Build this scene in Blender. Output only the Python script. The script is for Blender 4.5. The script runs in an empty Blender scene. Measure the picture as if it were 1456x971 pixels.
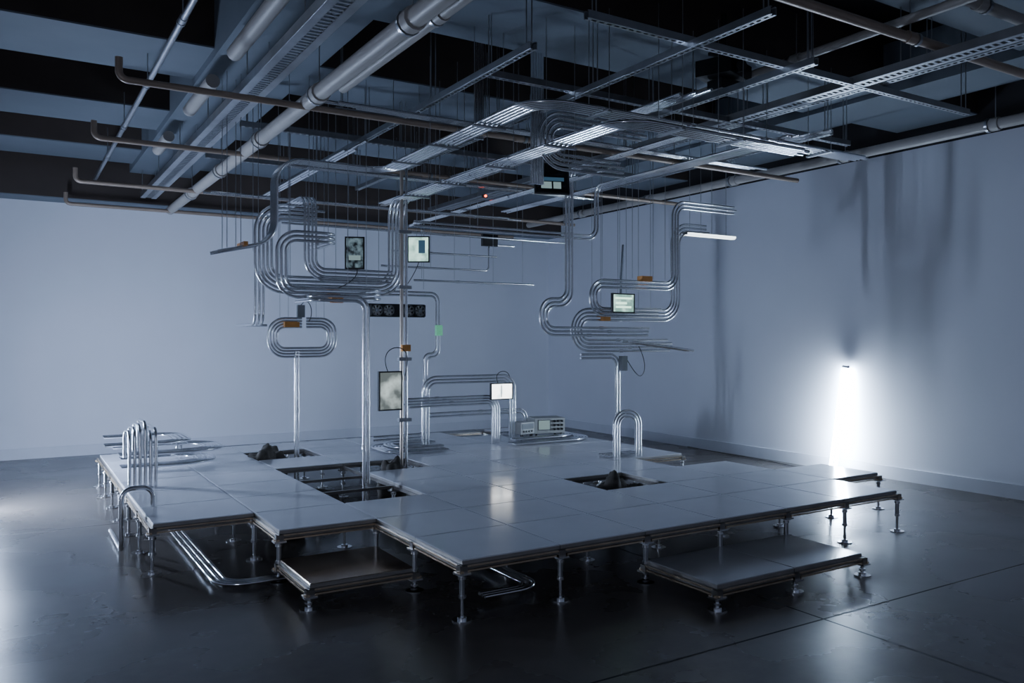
import bpy, math, random
from mathutils import Vector, Matrix, noise
random.seed(7)
V=Vector
# ------------------------------------------------------------------ materials
def mat(name, col, rough=.5, metal=0, noise_amt=0, nscale=8, emis=None, estr=0, rnoise=0, bump=0, spec=.5):
    m=bpy.data.materials.new(name); m.use_nodes=True
    nt=m.node_tree; b=nt.nodes['Principled BSDF']
    b.inputs['Base Color'].default_value=(*col,1); b.inputs['Roughness'].default_value=rough
    b.inputs['Metallic'].default_value=metal; b.inputs['Specular IOR Level'].default_value=spec
    if emis:
        b.inputs['Emission Color'].default_value=(*emis,1); b.inputs['Emission Strength'].default_value=estr
    if noise_amt or rnoise or bump:
        tc=nt.nodes.new('ShaderNodeTexCoord'); n=nt.nodes.new('ShaderNodeTexNoise')
        n.inputs['Scale'].default_value=nscale; n.inputs['Detail'].default_value=5
        nt.links.new(tc.outputs['Object'],n.inputs['Vector'])
        if noise_amt:
            r=nt.nodes.new('ShaderNodeValToRGB')
            r.color_ramp.elements[0].position=.3; r.color_ramp.elements[1].position=.7
            r.color_ramp.elements[0].color=tuple(c*(1-noise_amt) for c in col)+(1,)
            r.color_ramp.elements[1].color=tuple(min(1,c*(1+noise_amt)) for c in col)+(1,)
            nt.links.new(n.outputs['Fac'],r.inputs[0]); nt.links.new(r.outputs[0],b.inputs['Base Color'])
        if rnoise:
            mr=nt.nodes.new('ShaderNodeMapRange'); mr.inputs['From Min'].default_value=.3; mr.inputs['From Max'].default_value=.7
            mr.inputs['To Min'].default_value=max(.02,rough-rnoise); mr.inputs['To Max'].default_value=rough+rnoise
            nt.links.new(n.outputs['Fac'],mr.inputs[0]); nt.links.new(mr.outputs[0],b.inputs['Roughness'])
        if bump:
            bp=nt.nodes.new('ShaderNodeBump'); bp.inputs['Strength'].default_value=bump
            nt.links.new(n.outputs['Fac'],bp.inputs['Height']); nt.links.new(bp.outputs[0],b.inputs['Normal'])
    return m
WALL=mat('wall_paint',(.74,.76,.83),.75,noise_amt=.02,nscale=1.5)
BASEB=mat('baseboard_paint',(.66,.68,.75),.6,noise_amt=.02)
CEILD=mat('ceiling_dark_paint',(.03,.028,.03),.8,noise_amt=.15,nscale=2)
BEAMP=mat('beam_grey',(.16,.185,.22),.7,noise_amt=.06,nscale=2)  # girder grey; on beam undersides it carries the light from below
BEAMS=mat('beam_side_shaded',(.045,.033,.028),.75,noise_amt=.15,nscale=2)  # beam sides turned from the lamps, their shade put into the colour
GALV=mat('galvanised_steel',(.86,.87,.89),.2,1,noise_amt=.03,nscale=6,rnoise=.04)
GALVD=mat('galvanised_dull',(.46,.47,.49),.34,1,noise_amt=.12,nscale=8)
PIPEW=mat('pipe_paint_cream',(.40,.375,.35),.45,0,noise_amt=.05,nscale=6)
PIPET=mat('pipe_tan',(.36,.28,.22),.4,.3,noise_amt=.08)
POLET=mat('pole_champagne_steel',(.68,.60,.52),.28,.85,noise_amt=.08)
BRASS=mat('zinc_brass_rail',(.88,.70,.50),.26,.9,noise_amt=.1,nscale=8)
PANS=mat('panel_edge_steel',(.50,.48,.46),.35,.9,noise_amt=.1,nscale=8)
RAILD=mat('rail_dark_steel',(.32,.30,.28),.35,1,noise_amt=.15,nscale=8)
PANEL=mat('white_laminate',(.80,.81,.86),.15,0,noise_amt=.03,nscale=3,rnoise=.03,spec=1.0)
BLACK=mat('black_plastic',(.012,.012,.013),.4,noise_amt=.1)
DGREY=mat('grey_enclosure',(.16,.17,.18),.5,noise_amt=.08)
LGREY=mat('beige_device',(.5,.5,.48),.5,noise_amt=.05)
ROCK=mat('dark_rock',(.10,.09,.08),.85,noise_amt=.5,nscale=14,bump=.6)
COPPER=mat('orange_clamp',(.62,.28,.08),.4,.6,noise_amt=.15)
PCB=mat('green_board',(.05,.32,.2),.4,emis=(.3,1,.6),estr=.3,noise_amt=.2,nscale=60)
LAMP=mat('lamp_tube',(.9,.95,1),.4,emis=(.60,.77,1),estr=230)
LAMP2=mat('lamp_tube_bright',(.9,.95,1),.4,emis=(.55,.70,1),estr=500)
LAMP3=mat('lamp_tube_soft',(.9,.95,1),.4,emis=(.66,.76,1),estr=105)
SCR_W=mat('screen_white',(.02,.02,.02),.2,emis=(.8,.93,1),estr=4)
SCR_G=mat('screen_green',(.02,.02,.02),.2,emis=(.6,1,.78),estr=2.4)
SCR_D=mat('screen_dim',(.02,.02,.02),.2,emis=(.35,.50,.52),estr=.6)
SCR_B=mat('screen_blue',(.02,.02,.02),.2,emis=(.06,.15,.25),estr=.5)
SCR_K=mat('screen_dark',(.01,.012,.018),.12)
def image_screen(name,c1,c2,strength,scale,thr=(.4,.65)):
    m=bpy.data.materials.new(name); m.use_nodes=True; nt=m.node_tree; b=nt.nodes['Principled BSDF']
    b.inputs['Base Color'].default_value=(.01,.01,.012,1); b.inputs['Roughness'].default_value=.15
    tc=nt.nodes.new('ShaderNodeTexCoord'); n=nt.nodes.new('ShaderNodeTexNoise'); n.inputs['Scale'].default_value=scale; n.inputs['Detail'].default_value=3
    nt.links.new(tc.outputs['Object'],n.inputs['Vector']); r=nt.nodes.new('ShaderNodeValToRGB')
    r.color_ramp.elements[0].position=thr[0]; r.color_ramp.elements[0].color=(*c1,1); r.color_ramp.elements[1].position=thr[1]; r.color_ramp.elements[1].color=(*c2,1)
    nt.links.new(n.outputs['Fac'],r.inputs[0]); nt.links.new(r.outputs[0],b.inputs['Emission Color']); b.inputs['Emission Strength'].default_value=strength
    return m
IMG_P=image_screen('screen_portrait_image',(.16,.19,.19),(.80,.95,.95),.85,6)
IMG_D=image_screen('screen_dark_image',(.01,.015,.02),(.20,.30,.36),.7,22)
IMG_G=image_screen('screen_green_image',(.18,.34,.30),(.6,.95,.85),1.6,10)
IMG_W=image_screen('screen_white_image',(.45,.6,.65),(1,1,1),5,14,(.3,.5))
LEDR=mat('led_red',(.3,0,0),.4,emis=(1,.12,.05),estr=8)
FLOOR=mat('polished_concrete',(.110,.094,.083),.27,0,noise_amt=.2,nscale=1.1,rnoise=.05,spec=.5)
nt=FLOOR.node_tree; b=nt.nodes['Principled BSDF']
src=b.inputs['Base Color'].links[0].from_socket
tc=nt.nodes.new('ShaderNodeTexCoord'); sx=nt.nodes.new('ShaderNodeSeparateXYZ'); nt.links.new(tc.outputs['Object'],sx.inputs[0])
def jline(sock,c):
    a=nt.nodes.new('ShaderNodeMath'); a.operation='SUBTRACT'; a.inputs[1].default_value=c; nt.links.new(sock,a.inputs[0])
    p=nt.nodes.new('ShaderNodeMath'); p.operation='PINGPONG'; p.inputs[1].default_value=2.25; nt.links.new(a.outputs[0],p.inputs[0])
    l=nt.nodes.new('ShaderNodeMath'); l.operation='LESS_THAN'; l.inputs[1].default_value=.007; nt.links.new(p.outputs[0],l.inputs[0])
    return l.outputs[0]
j1=jline(sx.outputs[0],1.56); j2=jline(sx.outputs[1],-1.0)
mx=nt.nodes.new('ShaderNodeMath'); mx.operation='MAXIMUM'; nt.links.new(j1,mx.inputs[0]); nt.links.new(j2,mx.inputs[1])
n2=nt.nodes.new('ShaderNodeTexNoise'); n2.inputs['Scale'].default_value=5; n2.inputs['Detail'].default_value=8; n2.inputs['Roughness'].default_value=.7
nt.links.new(tc.outputs['Object'],n2.inputs['Vector'])
r2=nt.nodes.new('ShaderNodeValToRGB'); r2.color_ramp.elements[0].position=.35; r2.color_ramp.elements[0].color=(.8,.8,.8,1); r2.color_ramp.elements[1].position=.65; r2.color_ramp.elements[1].color=(1.0,1.0,1.0,1)
nt.links.new(n2.outputs['Fac'],r2.inputs[0])
mm_=nt.nodes.new('ShaderNodeMix'); mm_.data_type='RGBA'; mm_.blend_type='MULTIPLY'; mm_.inputs['Factor'].default_value=1
nt.links.new(src,mm_.inputs['A']); nt.links.new(r2.outputs[0],mm_.inputs['B'])
mix=nt.nodes.new('ShaderNodeMix'); mix.data_type='RGBA'; mix.inputs['B'].default_value=(.01,.01,.01,1)
nt.links.new(mx.outputs[0],mix.inputs['Factor']); nt.links.new(mm_.outputs['Result'],mix.inputs['A']); nt.links.new(mix.outputs['Result'],b.inputs['Base Color'])
jr=nt.nodes.new('ShaderNodeMath'); jr.operation='MULTIPLY_ADD'; jr.inputs[1].default_value=.5
nt.links.new(mx.outputs[0],jr.inputs[0]); nt.links.new(b.inputs['Roughness'].links[0].from_socket,jr.inputs[2]); nt.links.new(jr.outputs[0],b.inputs['Roughness'])

# ------------------------------------------------------------------ mesh builder
class MB:
    def __init__(s,name): s.n=name; s.v=[]; s.f=[]; s.m=[]; s.sm=[]; s.mats=[]
    def mi(s,m):
        if m not in s.mats: s.mats.append(m)
        return s.mats.index(m)
    def add(s,vs,fs,m,smooth=False):
        o=len(s.v); s.v+= [tuple(p) for p in vs]; k=s.mi(m)
        for f in fs: s.f.append([o+i for i in f]); s.m.append(k); s.sm.append(smooth)
    def box(s,c,sz,m,M=None):
        x,y,z=[q/2 for q in sz]
        vs=[V((a,b_,d)) for a in(-x,x) for b_ in(-y,y) for d in(-z,z)]
        if M is not None: vs=[M@p for p in vs]
        c=V(c); vs=[p+c for p in vs]
        s.add(vs,[(0,1,3,2),(4,6,7,5),(0,4,5,1),(2,3,7,6),(0,2,6,4),(1,5,7,3)],m)
    def bb(s,a,b_,m):
        s.box([(a[i]+b_[i])/2 for i in range(3)],[abs(b_[i]-a[i]) for i in range(3)],m)
    def tube(s,pts,r,m,seg=8,cap=True):
        pts=[V(p) for p in pts]; q=[pts[0]]
        for p in pts[1:]:
            if (p-q[-1]).length>1e-5: q.append(p)
        pts=q
        if len(pts)<2: return
        n=len(pts); T=[]
        for i in range(n):
            if i==0: t=pts[1]-pts[0]
            elif i==n-1: t=pts[-1]-pts[-2]
            else: t=(pts[i]-pts[i-1]).normalized()+(pts[i+1]-pts[i]).normalized()
            T.append(t.normalized())
        u=T[0].orthogonal().normalized(); vs=[]; fs=[]
        for i in range(n):
            u=(u-T[i]*u.dot(T[i])).normalized(); w=T[i].cross(u)
            rr=r[i] if isinstance(r,(list,tuple)) else r
            for k in range(seg):
                a=2*math.pi*k/seg; vs.append(pts[i]+u*math.cos(a)*rr+w*math.sin(a)*rr)
        for i in range(n-1):
            for k in range(seg):
                k2=(k+1)%seg; fs.append((i*seg+k,i*seg+k2,(i+1)*seg+k2,(i+1)*seg+k))
        s.add(vs,fs,m,True)
        if cap:
            s.add(vs[:seg],[tuple(range(seg))[::-1]],m); s.add(vs[-seg:],[tuple(range(seg))],m)
    def cyl(s,a,b_,r,m,seg=12): s.tube([a,b_],r,m,seg)
    def done(s,loc=None):
        me=bpy.data.meshes.new(s.n); me.from_pydata(s.v,[],s.f)
        for m in s.mats: me.materials.append(m)
        me.polygons.foreach_set('material_index',s.m); me.polygons.foreach_set('use_smooth',s.sm); me.update()
        o=bpy.data.objects.new(s.n,me); bpy.context.collection.objects.link(o)
        return o
def fillet(pts,rad):
    out=[pts[0]]
    for i in range(1,len(pts)-1):
        p=pts[i]; a=pts[i-1]-p; c=pts[i+1]-p; la,lc=a.length,c.length
        if la<1e-6 or lc<1e-6: continue
        a/=la; c/=lc; ang=math.pi-a.angle(c)
        if ang<.02: out.append(p); continue
        t=min(rad[i]*math.tan(ang/2),la*.49,lc*.49); r=t/math.tan(ang/2)
        cen=p+(a+c).normalized()*(r/math.cos(ang/2)); s=p+a*t; e=p+c*t
        v0=s-cen; v1=e-cen; n=8
        for k in range(n+1):
            f=k/n; w=(v0*math.sin((1-f)*ang)+v1*math.sin(f*ang))/math.sin(ang); out.append(cen+w)
    out.append(pts[-1]); return out
def bundle(mb,pts,n,off,sp=.034,r=.0112,R=.13,m=None,stag=0,seg=10):
    m=m or GALV; pts=[V(p) for p in pts]; off=V(off).normalized()
    D=[(pts[i+1]-pts[i]).normalized() for i in range(len(pts)-1)]
    for i in range(n):
        k0=(i-(n-1)/2)*sp; o=off*k0
        q=[pts[0]+o - D[0]*(stag*(i%2)*.5+stag*random.random())]; rad=[0]
        for j in range(1,len(D)):
            d1,d2=D[j-1],D[j]
            if d1.dot(d2)>.999: q.append(pts[j]+o); rad.append(R); continue
            n1=(d2-d1*d1.dot(d2)).normalized(); ax=d1.cross(n1); n2=ax.cross(d2)
            k=o.dot(n1); perp=o-n1*k
            q.append(pts[j]+perp+(n1+n2)*(k/(1+n1.dot(n2)))); rad.append(max(.03,R-k)); o=perp+n2*k
        q.append(pts[-1]+o+D[-1]*(stag*random.random())); rad.append(0)
        P=fillet(q,rad); mb.tube(P,r,m,seg)
        for a,b_ in zip(P[:-1],P[1:]):
            L=(b_-a).length
            if L>.9:
                u=(b_-a).normalized(); c=a+u*(L*(.35+.3*((i*37)%10)/10)); mb.tube([c-u*.022,c+u*.022],r*1.35,m,seg)
def rot(ax,deg): return Matrix.Rotation(math.radians(deg),3,ax)

# ------------------------------------------------------------------ room
XR,YB=5.6,8.0; XL,YF=-9.0,-6.0; WH=3.32; CH=4.1
def slab(name,a,b_,m):
    o=MB(name); o.bb(a,b_,m); return o.done()
slab('floor',(XL,YF,-.1),(XR+.2,YB+.2,0),FLOOR)
slab('ceiling',(XL,YF,CH),(XR+.2,YB+.2,CH+.1),CEILD)
w=MB('wall_right'); w.bb((XR,YF,0),(XR+.2,YB+.2,WH),WALL); w.bb((XR+.01,YF,WH),(XR+.2,YB+.2,CH),CEILD); w.done()
w=MB('wall_back'); w.bb((XL,YB,0),(XR,YB+.2,3.2),WALL); w.bb((XL,YB+.01,3.2),(XR,YB+.2,CH),CEILD); w.done()
slab('baseboard_right',(XR-.018,YF,0),(XR,YB-.018,.13),BASEB)
slab('baseboard_back',(XL,YB-.018,0),(XR,YB,.13),BASEB)
def beam(name,a,b_,side=BEAMS,bot=BEAMP):
    o=MB(name); o.bb((a[0],a[1],a[2]+.012),b_,side); o.bb((a[0],a[1],a[2]),(b_[0],b_[1],a[2]+.012),bot); return o.done()  # dark sides, pale underside: light from below painted into the two materials
for y0,y1 in ((-3.45,-2.6),(-1.45,-.6),(.55,1.4),(2.55,3.4),(4.55,5.4),(6.5,7.35)):
    beam('ceiling_beam',(XL,y0,3.52),(XR,y1,CH))
beam('ceiling_girder',(-.7,YF,3.46),(.0,YB,3.9),BEAMP,BEAMP)
beam('ceiling_girder',(4.2,YF,3.48),(4.75,YB,3.9),BEAMP,BEAMP)
beam('ceiling_soffit',(XL,7.62,3.08),(XR,8.0,CH),BEAMS,BEAMP)

# ------------------------------------------------------------------ ceiling services
def elbow_pipe(name,pts,r,m,R=.08,flanges=True):
    o=MB(name); pts=[V(p) for p in pts]; o.tube(fillet(pts,[R]*len(pts)),r,m,12)
    if flanges:
        for i in range(len(pts)-1):
            d=pts[i+1]-pts[i]; k=int(d.length//1.6)
            for j in range(1,k+1):
                p=pts[i]+d*(j/(k+1)); u=d.normalized(); o.cyl(p-u*.035,p+u*.035,r*1.22,m)
                if abs(u.z)<.5: o.cyl(p,V((p.x,p.y,3.6)),.004,GALVD,6); o.cyl(p-u*.012+u*.06,p+u*.012+u*.06,r*1.3,GALVD)
    return o.done()
elbow_pipe('sprinkler_main_pipe',[(-.25,YF,3.03),(-.25,7.6,3.03)],.052,PIPEW)
elbow_pipe('sprinkler_main_pipe',[(-.08,YF,3.10),(-.08,1.6,3.10)],.034,PIPEW)
for y in (-1.9,1.82,3.59,5.76,7.45):
    elbow_pipe('sprinkler_branch_pipe',[(-1.38,y,3.13),(-1.38,y,3.0),(-.2,y,3.0),(XR-1.0 if y>0 else 0.5,y,3.0)],.022,PIPET,.05)
elbow_pipe('ceiling_conduit_run',[(-1.085,YF,3.3),(-1.085,7.4,3.3)],.02,GALVD)
for a,b_ in ((-1.5,1.9),(2.6,3.55),(4.6,5.3)):
    elbow_pipe('duct_pipe',[(-.6-.1,a,3.3),(-.6-.1,b_,3.3)],.05,PIPEW,flanges=False)
elbow_pipe('water_pipe',[(1,-.84,3.22),(XR-.02,-.84,3.22)],.03,PIPET)
elbow_pipe('water_pipe',[(1.3,-1.15,3.36),(XR-.02,-1.15,3.36)],.035,PIPEW)
elbow_pipe('water_pipe',[(4.85,YF,3.2),(4.85,7.4,3.2)],.045,PIPEW)
elbow_pipe('water_pipe',[(2.45,YF,3.3),(2.45,7.4,3.3)],.028,PIPEW)
def tray(name,p,q,width=.1,h=.05,step=.09,mm=None):
    """perforated strut / cable tray"""
    mm=mm or GALVD
    o=MB(name); p=V(p); q=V(q); d=(q-p); L=d.length; d/=L; s=d.cross(V((0,0,1)))
    ang=math.atan2(d.y,d.x); M=rot('Z',math.degrees(ang))
    c=(p+q)/2; lip=width*.3
    for k in(-1,1):
        o.box(c+s*k*width/2,(L,.004,h),mm,M); o.box(c+s*k*(width/2-lip/2)-V((0,0,h/2)),(L,lip,.003),mm,M)
        o.box(c+s*k*(width/2-.006)+V((0,0,h/2)),(L,.012,.003),mm,M)
    n=int(L/step)
    for i in range(n): o.box(p+d*(i+.5)*step-V((0,0,h/2)),(step*.4,width*.45,.003),mm,M)
    k=max(2,int(L/1.3))
    for i in range(k+1):
        t=p+d*(.05+(L-.1)*i/k)
        for e in(-1,1): o.cyl(t+s*e*width*.42,V((t.x,t.y,3.9))+s*e*width*.42,.004,GALVD,6)
    return o.done()
tray('cable_tray',(-.52,YF,3.16),(-.52,7.4,3.16),.17,.06,.05)
tray('cable_tray',(2.8,-3.5,3.15),(2.8,6.5,3.15),.12,.05,.045)
tray('cable_tray',(3.05,-3.5,3.2),(3.05,6.5,3.2),.06,.05,.045)
for x,a,b_ in ((.55,.2,5.5),(1.3,-.9,5.2),(2.1,-.5,5.6),(3.6,.6,4.6)):
    tray('strut_channel',(x,a,3.10),(x,b_,3.10),.042,.04,.05)
for y,a,b_ in ((-.25,.6,4.1),(.9,.6,4.2),(2.3,.1,4.2),(3.1,-.4,3.6),(4.5,-.4,3.8)):
    tray('strut_channel',(a,y,3.14),(b_,y,3.14),.042,.04,.05)
o=MB('ceiling_projector'); c=V((2.2,.38,3.28))
o.box(c,(.34,.26,.11),BLACK,rot('Z',20)); o.cyl(c+V((0,-.1,0)),c+V((-.03,-.2,-.01)),.04,BLACK); o.cyl(c,c+V((0,0,.4)),.02,BLACK); o.box(c+V((0,0,.12)),(.2,.1,.02),BLACK); o.box(c-V((0,0,.1)),(.18,.14,.07),BLACK); o.done()

# ------------------------------------------------------------------ raised floor
T=.6; ZT=.306
tiles=set()
def row(v,a,b_): 
    for u in range(a,b_): tiles.add((u,v))
row(0,0,6); row(1,0,7); row(2,-1,6); row(3,-2,5); row(4,-2,6); row(5,-2,6); row(6,-2,6); row(7,-2,6); row(8,-2,6)
holes={(3,2),(0,3),(0,4),(0,5),(1,5),(0,7),(4,8)}
def platform(name,tiles,holes,ZT,panelmat=PANEL):
    o=MB(name); pts=set(); edges=set()
    for (u,v) in tiles:
        for a in(0,1):
            for b_ in(0,1): pts.add((u+a,v+b_))
        edges|={((u,v),(u+1,v)),((u,v+1),(u+1,v+1)),((u,v),(u,v+1)),((u+1,v),(u+1,v+1))}
        if (u,v) in holes: continue
        g=.0025; x0,y0,x1,y1=u*T+g,v*T+g,(u+1)*T-g,(v+1)*T-g; e=.004
        vs=[(x0,y0,ZT-.005),(x1,y0,ZT-.005),(x1,y1,ZT-.005),(x0,y1,ZT-.005),(x0+e,y0+e,ZT),(x1-e,y0+e,ZT),(x1-e,y1-e,ZT),(x0+e,y1-e,ZT)]
        o.add(vs,[(4,5,6,7),(0,1,5,4),(1,2,6,5),(2,3,7,6),(3,0,4,7)],panelmat)
        o.bb((x0,y0,ZT-.024),(x1,y1,ZT-.005),PANS)
    for a,b_ in edges:
        ax,ay,bx,by=a[0]*T,a[1]*T,b_[0]*T,b_[1]*T
        hz=a[1]==b_[1]
        if hz:
            sides=[(a[0],a[1]) in tiles,(a[0],a[1]-1) in tiles]
        else: sides=[(a[0],a[1]) in tiles,(a[0]-1,a[1]) in tiles]
        w=.012
        if hz: o.bb((ax+.02,ay-w,ZT-.046),(bx-.02,ay+w,ZT-.025),RAILD)
        else: o.bb((ax-w,ay+.02,ZT-.046),(ax+w,by-.02,ZT-.025),RAILD)
        if not all(sides):
            s=-1 if sides[0] else 1
            for off,hw,za,zb,mm,ex in((.016,.005,.033,.026,BRASS,.02),(.012,.006,.058,.049,BRASS,.035)):
                if hz: o.bb((ax-ex,ay+s*off-hw,ZT-za),(bx+ex,ay+s*off+hw,ZT-zb),mm)
                else: o.bb((ax+s*off-hw,ay-ex,ZT-za),(ax+s*off+hw,by+ex,ZT-zb),mm)
    for (u,v) in pts:
        x,y=u*T,v*T
        o.cyl((x,y,0),(x,y,.006),.052,GALV,10)
        o.cyl((x,y,.006),(x,y,.02),.024,GALV,10)
        if ZT>.2:
            o.cyl((x,y,.02),(x,y,.13),.0095,GALV,8); o.cyl((x,y,.12),(x,y,ZT-.07),.0145,GALVD,8); o.cyl((x,y,.115),(x,y,.13),.022,GALV,6)
            o.cyl((x,y,ZT-.095),(x,y,ZT-.08),.022,GALV,6)
        else:
            o.cyl((x,y,.02),(x,y,ZT-.05),.011,GALV,8); o.cyl((x,y,.03),(x,y,.042),.022,GALV,6)
        o.bb((x-.035,y-.035,ZT-.07),(x+.035,y+.035,ZT-.060),GALV); o.bb((x-.022,y-.022,ZT-.062),(x+.022,y+.022,ZT-.026),RAILD)
    return o.done()
platform('raised_floor_platform',tiles,holes,ZT)
platform('low_floor_platform',{(2,-1),(3,-1)},set(),.135,mat('shaded_laminate',(.42,.42,.43),.16,0,noise_amt=.05,nscale=3,rnoise=.04,spec=.9))  # same tiles as the raised platform, weaker light painted as darker grey
platform('low_floor_platform',{(-1,1)},set(),.135,mat('worn_metal_panel',(.55,.44,.34),.18,.8,noise_amt=.25,nscale=4,rnoise=.08))

def rock(c,s,seed):
    import bmesh
    bm=bmesh.new(); bmesh.ops.create_icosphere(bm,subdivisions=4,radius=1)
    for v in bm.verts:
        n=noise.noise(v.co*1.3+V((seed,0,0)))*.45+noise.noise(v.co*3.1+V((0,seed,0)))*.2+noise.noise(v.co*8+V((0,0,seed)))*.06
        v.co*=1+n
        if v.co.z<-.75: v.co.z=-.75
        v.co=V((v.co.x*s[0],v.co.y*s[1],(v.co.z+.75)*s[2]))+V(c)
    me=bpy.data.meshes.new('rock'); bm.to_mesh(me); bm.free(); me.materials.append(ROCK)
    for p in me.polygons: p.use_smooth=True
    o=bpy.data.objects.new('rock',me); bpy.context.collection.objects.link(o)
rock((2.08,1.50,0),(.13,.12,.20),1); rock((2.25,1.45,0),(.10,.10,.17),2)
rock((.12,4.45,0),(.14,.12,.23),3); rock((.24,4.62,0),(.13,.13,.20),4)
rock((.88,3.14,0),(.12,.11,.21),5); rock((.2,2.9,0),(.15,.13,.12),6); rock((-.25,2.3,0),(.12,.11,.1),7)

# ------------------------------------------------------------------ conduit sculpture
def cond(name,specs,clamps=(),boxes=()):
    o=MB(name)
    for s in specs: bundle(o,*s[:3],**(s[3] if len(s)>3 else {}))
    for c,sz in clamps: o.box(c,sz,GALVD)
    for c,sz,m in boxes: o.box(c,sz,m)
    return o.done()
X,Y,Z=(1,0,0),(0,1,0),(0,0,1)
cond('overhead_conduit_bundle',[([(3.72,.47,2.88),(.75,.47,2.88),(.75,2.94,2.86),(-.18,2.94,2.86),(-.18,2.94,2.2),(-.60,2.94,2.10)],5,Y,dict(R=.2,stag=.1,r=.0125,sp=.036))],
   clamps=[((x,.47,2.86),(.03,.24,.012)) for x in(1.2,1.9,2.6,3.3)]+[((.75,y,2.852),(.24,.03,.012)) for y in(1.1,1.8,2.5)],
   boxes=[((-.42,2.94,2.165),(.03,.24,.03),COPPER)])
cond('overhead_conduit_bundle',[([(2.5,.01,2.7),(1.06,.01,2.7),(1.06,3.48,2.7),(1.06,3.48,1.9),(-.13,3.48,1.9),(-.13,3.48,2.52),(.3,3.48,2.52)],5,Y,dict(R=.17,stag=.1,r=.012,sp=.034))],
   clamps=[((x,.01,2.68),(.03,.24,.012)) for x in(1.4,1.9)]+[((1.06,y,2.68),(.24,.03,.012)) for y in(.7,1.5,2.3,3.0)])
cond('vertical_pole_conduit',[([(1.04,3.3,.01),(1.04,3.3,3.06)],1,X,dict(r=.016,m=POLET)),([(1.085,3.3,.01),(1.085,3.3,3.06)],1,X,dict(r=.013))],
   boxes=[((1.06,3.28,z),(.12,.05,.03),GALVD) for z in(.7,1.25,1.9,2.4)]+[((1.06,3.25,1.35),(.08,.04,.06),COPPER)])
cond('hanging_conduit_loop',[([(.22,3.3,2.22),(.22,2.6,2.22),(-.215,2.6,2.22),(-.215,2.6,1.79),(.6,2.6,1.79),(.6,3.2,1.79)],3,Z,dict(R=.12,stag=.05,sp=.034))],
   boxes=[((.2,2.57,1.74),(.09,.05,.05),COPPER)])
cond('vertical_pole_conduit',[([(.39,2.44,.01),(.39,2.44,1.745),(-.02,2.44,1.745),(-.02,2.9,1.745)],2,X,dict(R=.09,r=.013))])
cond('hanging_conduit_loop',[([(.155,4.3,2.62),(.155,3.1,2.62),(.155,3.1,1.97),(.85,3.1,1.97)],4,X,dict(R=.13,stag=.06,sp=.031,r=.0105))])
cond('vertical_pole_conduit',[([(.41,4.4,.01),(.41,4.4,1.31)],2,X,dict(sp=.028))])
cond('conduit_ring',[([(.46,4.4,1.59),(.18,4.4,1.59),(.18,4.4,1.30),(.757,4.4,1.30),(.757,4.4,1.59),(.5,4.4,1.59)],4,Z,dict(R=.12,sp=.028))],
   boxes=[((.35,4.36,1.57),(.14,.05,.05),COPPER),((.43,4.33,1.70),(.07,.04,.12),DGREY)])
cond('hanging_conduit_loop',[([(-.13,3.62,2.3),(-.13,3.62,1.56),(-.13,4.4,1.56),(.12,4.4,1.56)],3,X,dict(R=.1))])
cond('bent_conduit_pair',[([(1.2,4.3,1.9),(1.86,4.3,1.9),(1.86,4.3,1.26),(1.72,4.3,1.26),(1.72,4.3,.42),(1.15,4.3,.42)],2,Z,dict(R=.08))],
   boxes=[((1.86,4.27,1.52),(.07,.04,.11),PCB)])
cond('standing_conduit_frame',[([(1.69,4.23,.306),(1.69,4.23,1.0),(2.73,4.23,1.0),(2.73,4.23,.306)],3,X,dict(R=.12)),
   ([(1.45,4.1,.78),(2.45,4.1,.78),(2.45,4.1,.306)],4,Z,dict(R=.11,sp=.028,stag=.05)),
   ([(1.78,4.36,.62),(2.98,4.36,.62),(2.98,4.36,.306)],2,Z,dict(R=.09))])
cond('floor_conduit_loop',[([(1.9,4.5,.325),(1.2,4.5,.325),(1.2,3.85,.325),(1.75,3.85,.325)],4,Y,dict(R=.2)),([(1.8,4.45,.35),(1.3,4.45,.35),(1.3,3.95,.35),(1.75,3.95,.35)],3,Y,dict(R=.2))])
cond('floor_conduit_loop',[([(2.5,3.85,.325),(3.5,3.85,.325),(3.5,4.75,.325),(2.9,4.75,.325)],5,Y,dict(R=.22)),([(2.6,4.0,.35),(3.4,4.0,.35),(3.4,4.5,.35),(2.8,4.5,.35)],4,Y,dict(R=.2))])
cond('hanging_conduit_loop',[([(3.95,2.51,2.53),(3.61,2.51,2.53),(3.61,2.51,1.66),(2.42,2.51,1.66),(2.42,2.51,1.37),(3.5,2.51,1.37)],4,Z,dict(R=.16,stag=.08))],
   boxes=[((2.72,2.47,1.62),(.08,.05,.04),COPPER),((2.95,2.5,1.2),(.06,.06,.14),DGREY)])
cond('hanging_conduit_loop',[([(4.25,2.36,2.74),(3.48,2.36,2.74),(3.48,2.36,1.94),(2.5,2.36,1.94),(2.5,2.36,1.68),(3.25,2.36,1.68)],3,Z,dict(R=.12,stag=.08))],
   boxes=[((3.1,2.36,2.0),(.12,.08,.05),COPPER)])
cond('hanging_conduit_loop',[([(2.29,.9,2.95),(2.29,2.44,2.95),(2.29,2.44,1.76),(2.02,2.44,1.76),(2.02,2.44,1.5),(3.2,2.44,1.5)],3,X,dict(R=.12,stag=.05))])
cond('vertical_pole_conduit',[([(2.5,2.56,1.27),(2.93,2.56,1.27),(2.93,2.56,.306)],2,Z,dict(R=.09))])
cond('conduit_hoop',[([(2.87,2.5,.306),(2.87,2.5,.72),(3.13,2.5,.72),(3.13,2.5,.306)],3,X,dict(R=.11,sp=.03)),([(2.8,2.62,.322),(3.2,2.62,.322)],4,Y,dict(sp=.05))])
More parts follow.
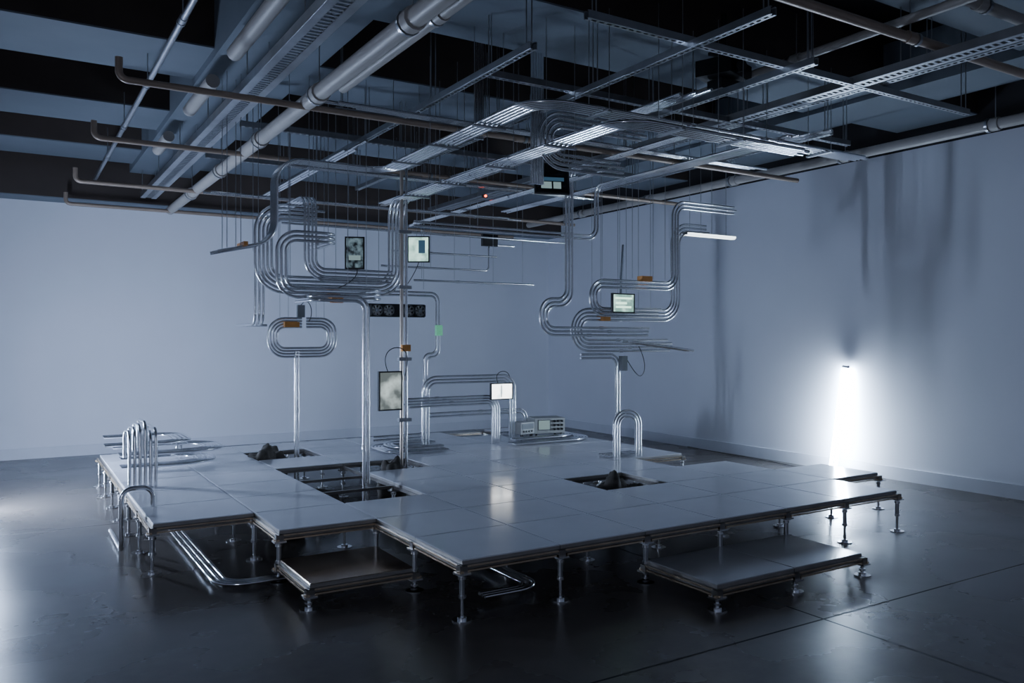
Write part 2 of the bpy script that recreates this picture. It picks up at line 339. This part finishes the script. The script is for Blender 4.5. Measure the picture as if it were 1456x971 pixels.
cond('hanging_conduit_fan',[([(3.0,2.6,1.95),(3.25,2.9,2.25)],4,Z,dict(sp=.05,stag=.1)),([(2.85,2.2,1.40),(3.45,2.2,1.33)],4,Y,dict(sp=.035,stag=.1))])
cond('overhead_conduit_bend',[([(1.95,1.0,2.95),(1.13,1.0,2.95),(1.13,1.0,2.66),(1.76,1.0,2.66)],4,Z,dict(R=.15,stag=.05))])
cond('overhead_conduit_bend',[([(2.78,.3,2.90),(2.78,2.7,2.90),(2.78,2.7,2.40),(.9,2.7,2.40)],2,X,dict(R=.1))])
cond('overhead_conduit_bend',[([(1.5,5.0,2.24),(2.85,5.0,2.24),(2.85,5.0,2.55),(3.2,5.0,2.55)],1,Z,dict(R=.05)),([(1.8,4.8,2.08),(3.35,4.8,2.08)],1,Z),([(1.6,4.9,2.4),(2.9,4.9,2.4)],1,Z)],
   boxes=[((2.85,4.98,2.6),(.2,.05,.14),BLACK)])
cond('overhead_conduit_run',[([(.1,1.7,3.02),(3.8,1.7,3.02)],3,Y,dict(stag=.2)),([(.3,3.6,2.95),(3.2,3.6,2.95)],3,Y,dict(stag=.2)),([(1.7,.4,3.0),(1.7,5.2,3.0)],4,X,dict(stag=.3)),([(3.1,.5,2.97),(3.1,4.8,2.97)],4,X,dict(stag=.3)),([(-.2,4.2,2.75),(2.6,4.2,2.75)],3,Y,dict(stag=.3)),([(.4,2.9,2.98),(.4,5.4,2.98)],3,X,dict(stag=.3)),([(2.1,2.0,2.8),(2.1,5.4,2.8)],3,X,dict(stag=.3)),([(.8,4.9,2.62),(3.6,4.9,2.62)],2,Y,dict(stag=.3))])
cond('vertical_conduit_cluster',[([(1.25,1.3,3.5),(1.25,1.3,2.55)],5,X,dict(sp=.022))]); cond('vertical_conduit_cluster',[([(1.25,2.2,3.9),(1.25,2.2,3.05)],4,X,dict(sp=.022))])
hk=[]
for i in range(6):
    x=-1.16+.034*i; h=.72+.025*((i*5)%4)
    hk.append(([(x,3.33-.02*i,.306),(x,3.33-.02*i,h),(x-.012,3.55+.02*i,h),(x-.012,3.55+.02*i,h-.22)],1,X,dict(R=.07,r=.012)))
cond('upright_conduit_hooks',hk)
cond('floor_conduit_loop',[([(-1.15,4.15,.45),(-.35,4.15,.45),(-.35,4.75,.45),(-1.15,4.75,.45)],5,Y,dict(R=.26,sp=.04)),([(-1.15,4.05,.36),(-.45,4.05,.36),(-.45,4.6,.36),(-1.1,4.6,.36)],5,Y,dict(R=.24,sp=.04)),([(-1.25,4.3,.52),(-.6,4.3,.52),(-.6,5.0,.52),(-1.2,5.0,.52)],4,Y,dict(R=.2,sp=.04)),([(-.9,4.0,.306),(-.9,4.0,.52)],2,X),([(-.6,4.7,.306),(-.6,4.7,.52)],2,X)])
cond('conduit_side_hook',[([(-1.12,2.39,.26),(-1.12,2.39,.44),(-1.31,2.39,.44),(-1.31,2.39,.03),(-1.31,3.1,.03)],1,X,dict(R=.07,r=.016))])
cond('underfloor_conduit',[([(-.91,2.9,.03),(-.91,1.2,.03),(-.45,1.2,.03)],3,X,dict(R=.15))])
cond('underfloor_conduit',[([(.22,.2,.04),(.56,.2,.04),(.56,1.1,.04)],3,Y,dict(R=.12))])
cond('underfloor_conduit',[([(-.3,2.2,.05),(-.3,3.6,.05),(.7,3.6,.05)],3,X,dict(R=.12))])
o=MB('linear_light_bar'); o.bb((3.72,2.46,2.475),(4.40,2.52,2.50),DGREY); o.bb((3.73,2.465,2.467),(4.39,2.515,2.475),SCR_W); o.bb((3.73,2.455,2.477),(4.39,2.46,2.495),SCR_W); o.done()

o=MB('suspension_rods')
def rods(pl,ztop=3.5):
    for x,y,z in pl: o.cyl((x,y,z),(x,y,ztop),.0028,GALVD,5)
for x in(1.2,1.9,2.6,3.3): rods([(x,.36,2.87),(x,.58,2.87)])
for y in(1.1,1.8,2.5): rods([(.64,y,2.86),(.86,y,2.86)])
for x in(1.4,1.9): rods([(x,-.1,2.69),(x,.12,2.69)])
for y in(.7,1.5,2.3,3.0): rods([(.95,y,2.69),(1.17,y,2.69)])
rods([(x,3.5,1.95) for x in(.0,.1,.3,.5,.7,.9)]+[(x,2.62,2.2) for x in(-.15,0,.15)]+[(x,2.6,1.85) for x in(.3,.45)])
rods([(.25,4.4,1.62),(.33,4.4,1.62),(.6,4.4,1.62),(.68,4.4,1.62)]+[(x,y,2.13) for x in(-.32,-.45,-.55) for y in(2.86,3.03)])
rods([(x,2.52,1.72) for x in(2.6,2.7,2.9,3.0,3.15,3.3)]+[(x,2.36,2.0) for x in(2.6,2.8,2.95,3.2,3.35)]+[(x,2.51,2.49) for x in(3.8,3.95,4.1,4.3)])
rods([(x,4.8,2.1) for x in(1.9,2.3,2.8,3.2)]+[(x,5,2.25) for x in(1.7,2.1,2.6)]+[(1.47,3.95,2.4),(1.55,3.95,2.4)]+[(x,2.7,2.4) for x in(1.1,1.5,1.9,2.4)]+[(1.7,4.3,1.95),(1.4,4.3,1.95)])
o.done()

# ------------------------------------------------------------------ screens
def screen(name,c,w,h,m,yaw=0,tilt=0,deco=None,frame=.012):
    o=MB(name); M=rot('Z',yaw)@rot('X',tilt); c=V(c)
    def bx(dx,dy,dz,sz,mm): o.box(c+M@V((dx,dy,dz)),sz,mm,M)
    bx(0,0,0,(w,.022,h),BLACK)
    bx(0,-.0115,0,(w-2*frame,.001,h-2*frame),m)
    for s in(-1,1):
        bx(s*(w/2-frame/2),-.013,0,(frame,.006,h),BLACK); bx(0,-.013,s*(h/2-frame/2),(w,.006,frame),BLACK)
    bx(0,.02,0,(w*.5,.025,h*.5),DGREY); bx(0,.045,0,(.05,.05,.05),GALVD)
    for d in deco or (): bx(d[0]*w,-.0125,d[1]*h,(d[2]*w,.001,d[3]*h),d[4])
    return o.done()
screen('portrait_monitor',(.906,3.24,.97),.23,.35,IMG_P,yaw=6)
screen('small_monitor',(2.475,4.02,.87),.27,.18,IMG_W,deco=[(-.02,0,.04,.7,SCR_B)])
screen('small_monitor',(2.776,2.28,1.76),.27,.18,IMG_G,yaw=4,deco=[(0,.25,.75,.1,SCR_G),(-.1,0,.5,.1,SCR_G),(0,-.2,.7,.1,SCR_G)])
screen('small_monitor',(1.47,3.9,2.32),.22,.26,IMG_G,yaw=-35,deco=[(.15,.1,.3,.5,SCR_B)])
screen('small_monitor',(.48,2.95,2.15),.16,.27,IMG_D,yaw=-25,deco=[(0,-.15,.6,.15,SCR_D)])
screen('small_monitor',(1.50,1.5,2.644),.27,.24,SCR_K,yaw=-20,tilt=-12,deco=[(-.16,-.22,.3,.22,SCR_D),(.15,-.22,.22,.22,SCR_D),(0,-.02,.7,.12,SCR_B)])
o=MB('fan_array')
for x in(.925,1.04,1.24,1.355):
    c=V((x,3.62,1.70)); s=.112
    for e in(-1,1):
        o.box(c+V((e*(s/2-.004),0,0)),(.008,.035,s),BLACK); o.box(c+V((0,0,e*(s/2-.004))),(s,.035,.008),BLACK)
        for g in(-1,1): o.box(c+V((e*.043,0,g*.043)),(.02,.035,.02),BLACK,rot('Y',45))
    ring=[c+V((math.cos(a)*.049,-.016,math.sin(a)*.049)) for a in[2*math.pi*k/24 for k in range(25)]]
    o.tube(ring,.004,DGREY,6); o.cyl(c+V((0,-.018,0)),c+V((0,.01,0)),.018,DGREY)
    for k in range(7):
        a=2*math.pi*k/7; M=Matrix.Rotation(-a,3,'Y')@rot('X',35); o.box(c+Matrix.Rotation(-a,3,'Y')@V((.032,0,0)),(.03,.003,.022),LGREY,M)
o.box((1.14,3.65,1.70),(.56,.008,.125),BLACK); o.done()
o=MB('oscilloscope'); M=rot('Z',-12); c=V((3.2,4.28,.306+.10+.045))
o.box(c,(.36,.28,.17),LGREY,M); o.box(c+M@V((-.07,-.142,.01)),(.15,.004,.12),DGREY,M); o.box(c+M@V((-.07,-.145,.01)),(.13,.004,.10),SCR_D,M)
for i in range(3):
    for j in range(3): o.cyl(c+M@V((.05+.045*i,-.14,.05-.045*j)),c+M@V((.05+.045*i,-.16,.05-.045*j)),.013,BLACK,10)
for sx_ in(-1,1):
    for sy_ in(-1,1): o.cyl(c+M@V((sx_*.15,sy_*.1,-.085)),c+M@V((sx_*.15,sy_*.1,-.145)),.012,BLACK)
o.done()
o=MB('signal_generator'); M=rot('Z',10); c=V((2.86,4.24,.44))
o.box(c,(.20,.2,.13),LGREY,M); o.box(c+M@V((0,-.102,.02)),(.17,.004,.06),DGREY,M)
for i in range(4): o.cyl(c+M@V((-.06+.04*i,-.1,-.035)),c+M@V((-.06+.04*i,-.12,-.035)),.011,BLACK,10)
for sx_ in(-1,1):
    for sy_ in(-1,1): o.cyl(c+M@V((sx_*.08,sy_*.08,-.065)),c+M@V((sx_*.08,sy_*.08,-.134)),.01,BLACK)
o.done()
def cable(pts,r=.004,name='power_cable'):
    cu=bpy.data.curves.new(name,'CURVE'); cu.dimensions='3D'; sp=cu.splines.new('NURBS'); sp.points.add(len(pts)-1)
    for i,p in enumerate(pts): sp.points[i].co=(*p,1)
    sp.use_endpoint_u=True; sp.order_u=4; cu.bevel_depth=r; cu.bevel_resolution=2
    ob=bpy.data.objects.new(name,cu); cu.materials.append(BLACK)
    bpy.context.collection.objects.link(ob)
    me=bpy.data.meshes.new_from_object(ob.evaluated_get(bpy.context.evaluated_depsgraph_get())); bpy.data.objects.remove(ob)
    o2=bpy.data.objects.new(name,me); bpy.context.collection.objects.link(o2)
cable([(.9,3.25,1.12),(.8,3.2,1.28),(.95,3.2,1.42),(1.1,3.22,1.3),(1.05,3.25,1.1)])
cable([(2.45,4.05,.96),(2.35,4.0,1.1),(2.55,4.0,1.12),(2.62,4.1,1.02)])
cable([(.43,4.32,1.76),(.5,4.3,1.86),(.56,4.3,1.7),(.5,4.3,1.6)])
cable([(2.97,2.5,1.27),(3.05,2.45,1.1),(3.15,2.45,1.02),(3.2,2.45,1.2),(3.1,2.45,1.36)])
cable([(.5,2.95,2.02),(.5,2.9,1.9),(.3,2.95,1.84),(.2,2.7,1.82)])
cable([(1.47,3.9,2.19),(1.4,3.9,2.0),(1.2,3.7,1.9),(1.1,3.4,1.85)])
cable([(5.39,2.04,.03),(5.3,2.3,.008),(5.5,2.8,.008),(5.45,3.6,.008),(5.55,4.5,.008)])
o=MB('status_led'); o.box((2.05,3.6,2.86),(.05,.03,.03),BLACK); o.cyl((2.05,3.59,2.86),(2.05,3.575,2.86),.012,LEDR); o.done()

# ------------------------------------------------------------------ lamps
def tubelamp(base,top,mm=LAMP):
    o=MB('fluorescent_tube_lamp'); b_,t=V(base),V(top); d=(t-b_).normalized(); s=d.cross(V((1,0,0))).normalized()
    for k in(-.03,.03):
        o.cyl(b_+s*k+d*.03,t+s*k-d*.03,.017,mm,12)
        o.cyl(b_+s*k,b_+s*k+d*.03,.019,GALV); o.cyl(t+s*k-d*.03,t+s*k,.019,GALV)
    for p in(b_+d*.015,t-d*.015): o.tube([p-s*.045,p+s*.045],.012,DGREY)
    o.done()
tubelamp((5.40,2.04,.02),(5.56,1.99,1.145))
tubelamp((-2.16,4.62,.02),(-2.2,4.62,1.2),LAMP2)
tubelamp((-4.2,-3.2,.02),(-4.25,-3.2,1.2),LAMP3)

wld=bpy.data.worlds.new('world'); bpy.context.scene.world=wld; wld.use_nodes=True
bg=wld.node_tree.nodes['Background']; bg.inputs[0].default_value=(.40,.47,.68,1); bg.inputs[1].default_value=.25

cam=bpy.data.cameras.new('camera'); co=bpy.data.objects.new('camera',cam); bpy.context.collection.objects.link(co)
cam.sensor_width=36; cam.lens=1197.5/1456*36; cam.shift_x=-72/1456; cam.shift_y=-5.5/1456
co.location=(-1.935,-3.8745,1.444); co.rotation_euler=(math.radians(90),0,math.radians(-33.35))
bpy.context.scene.camera=co
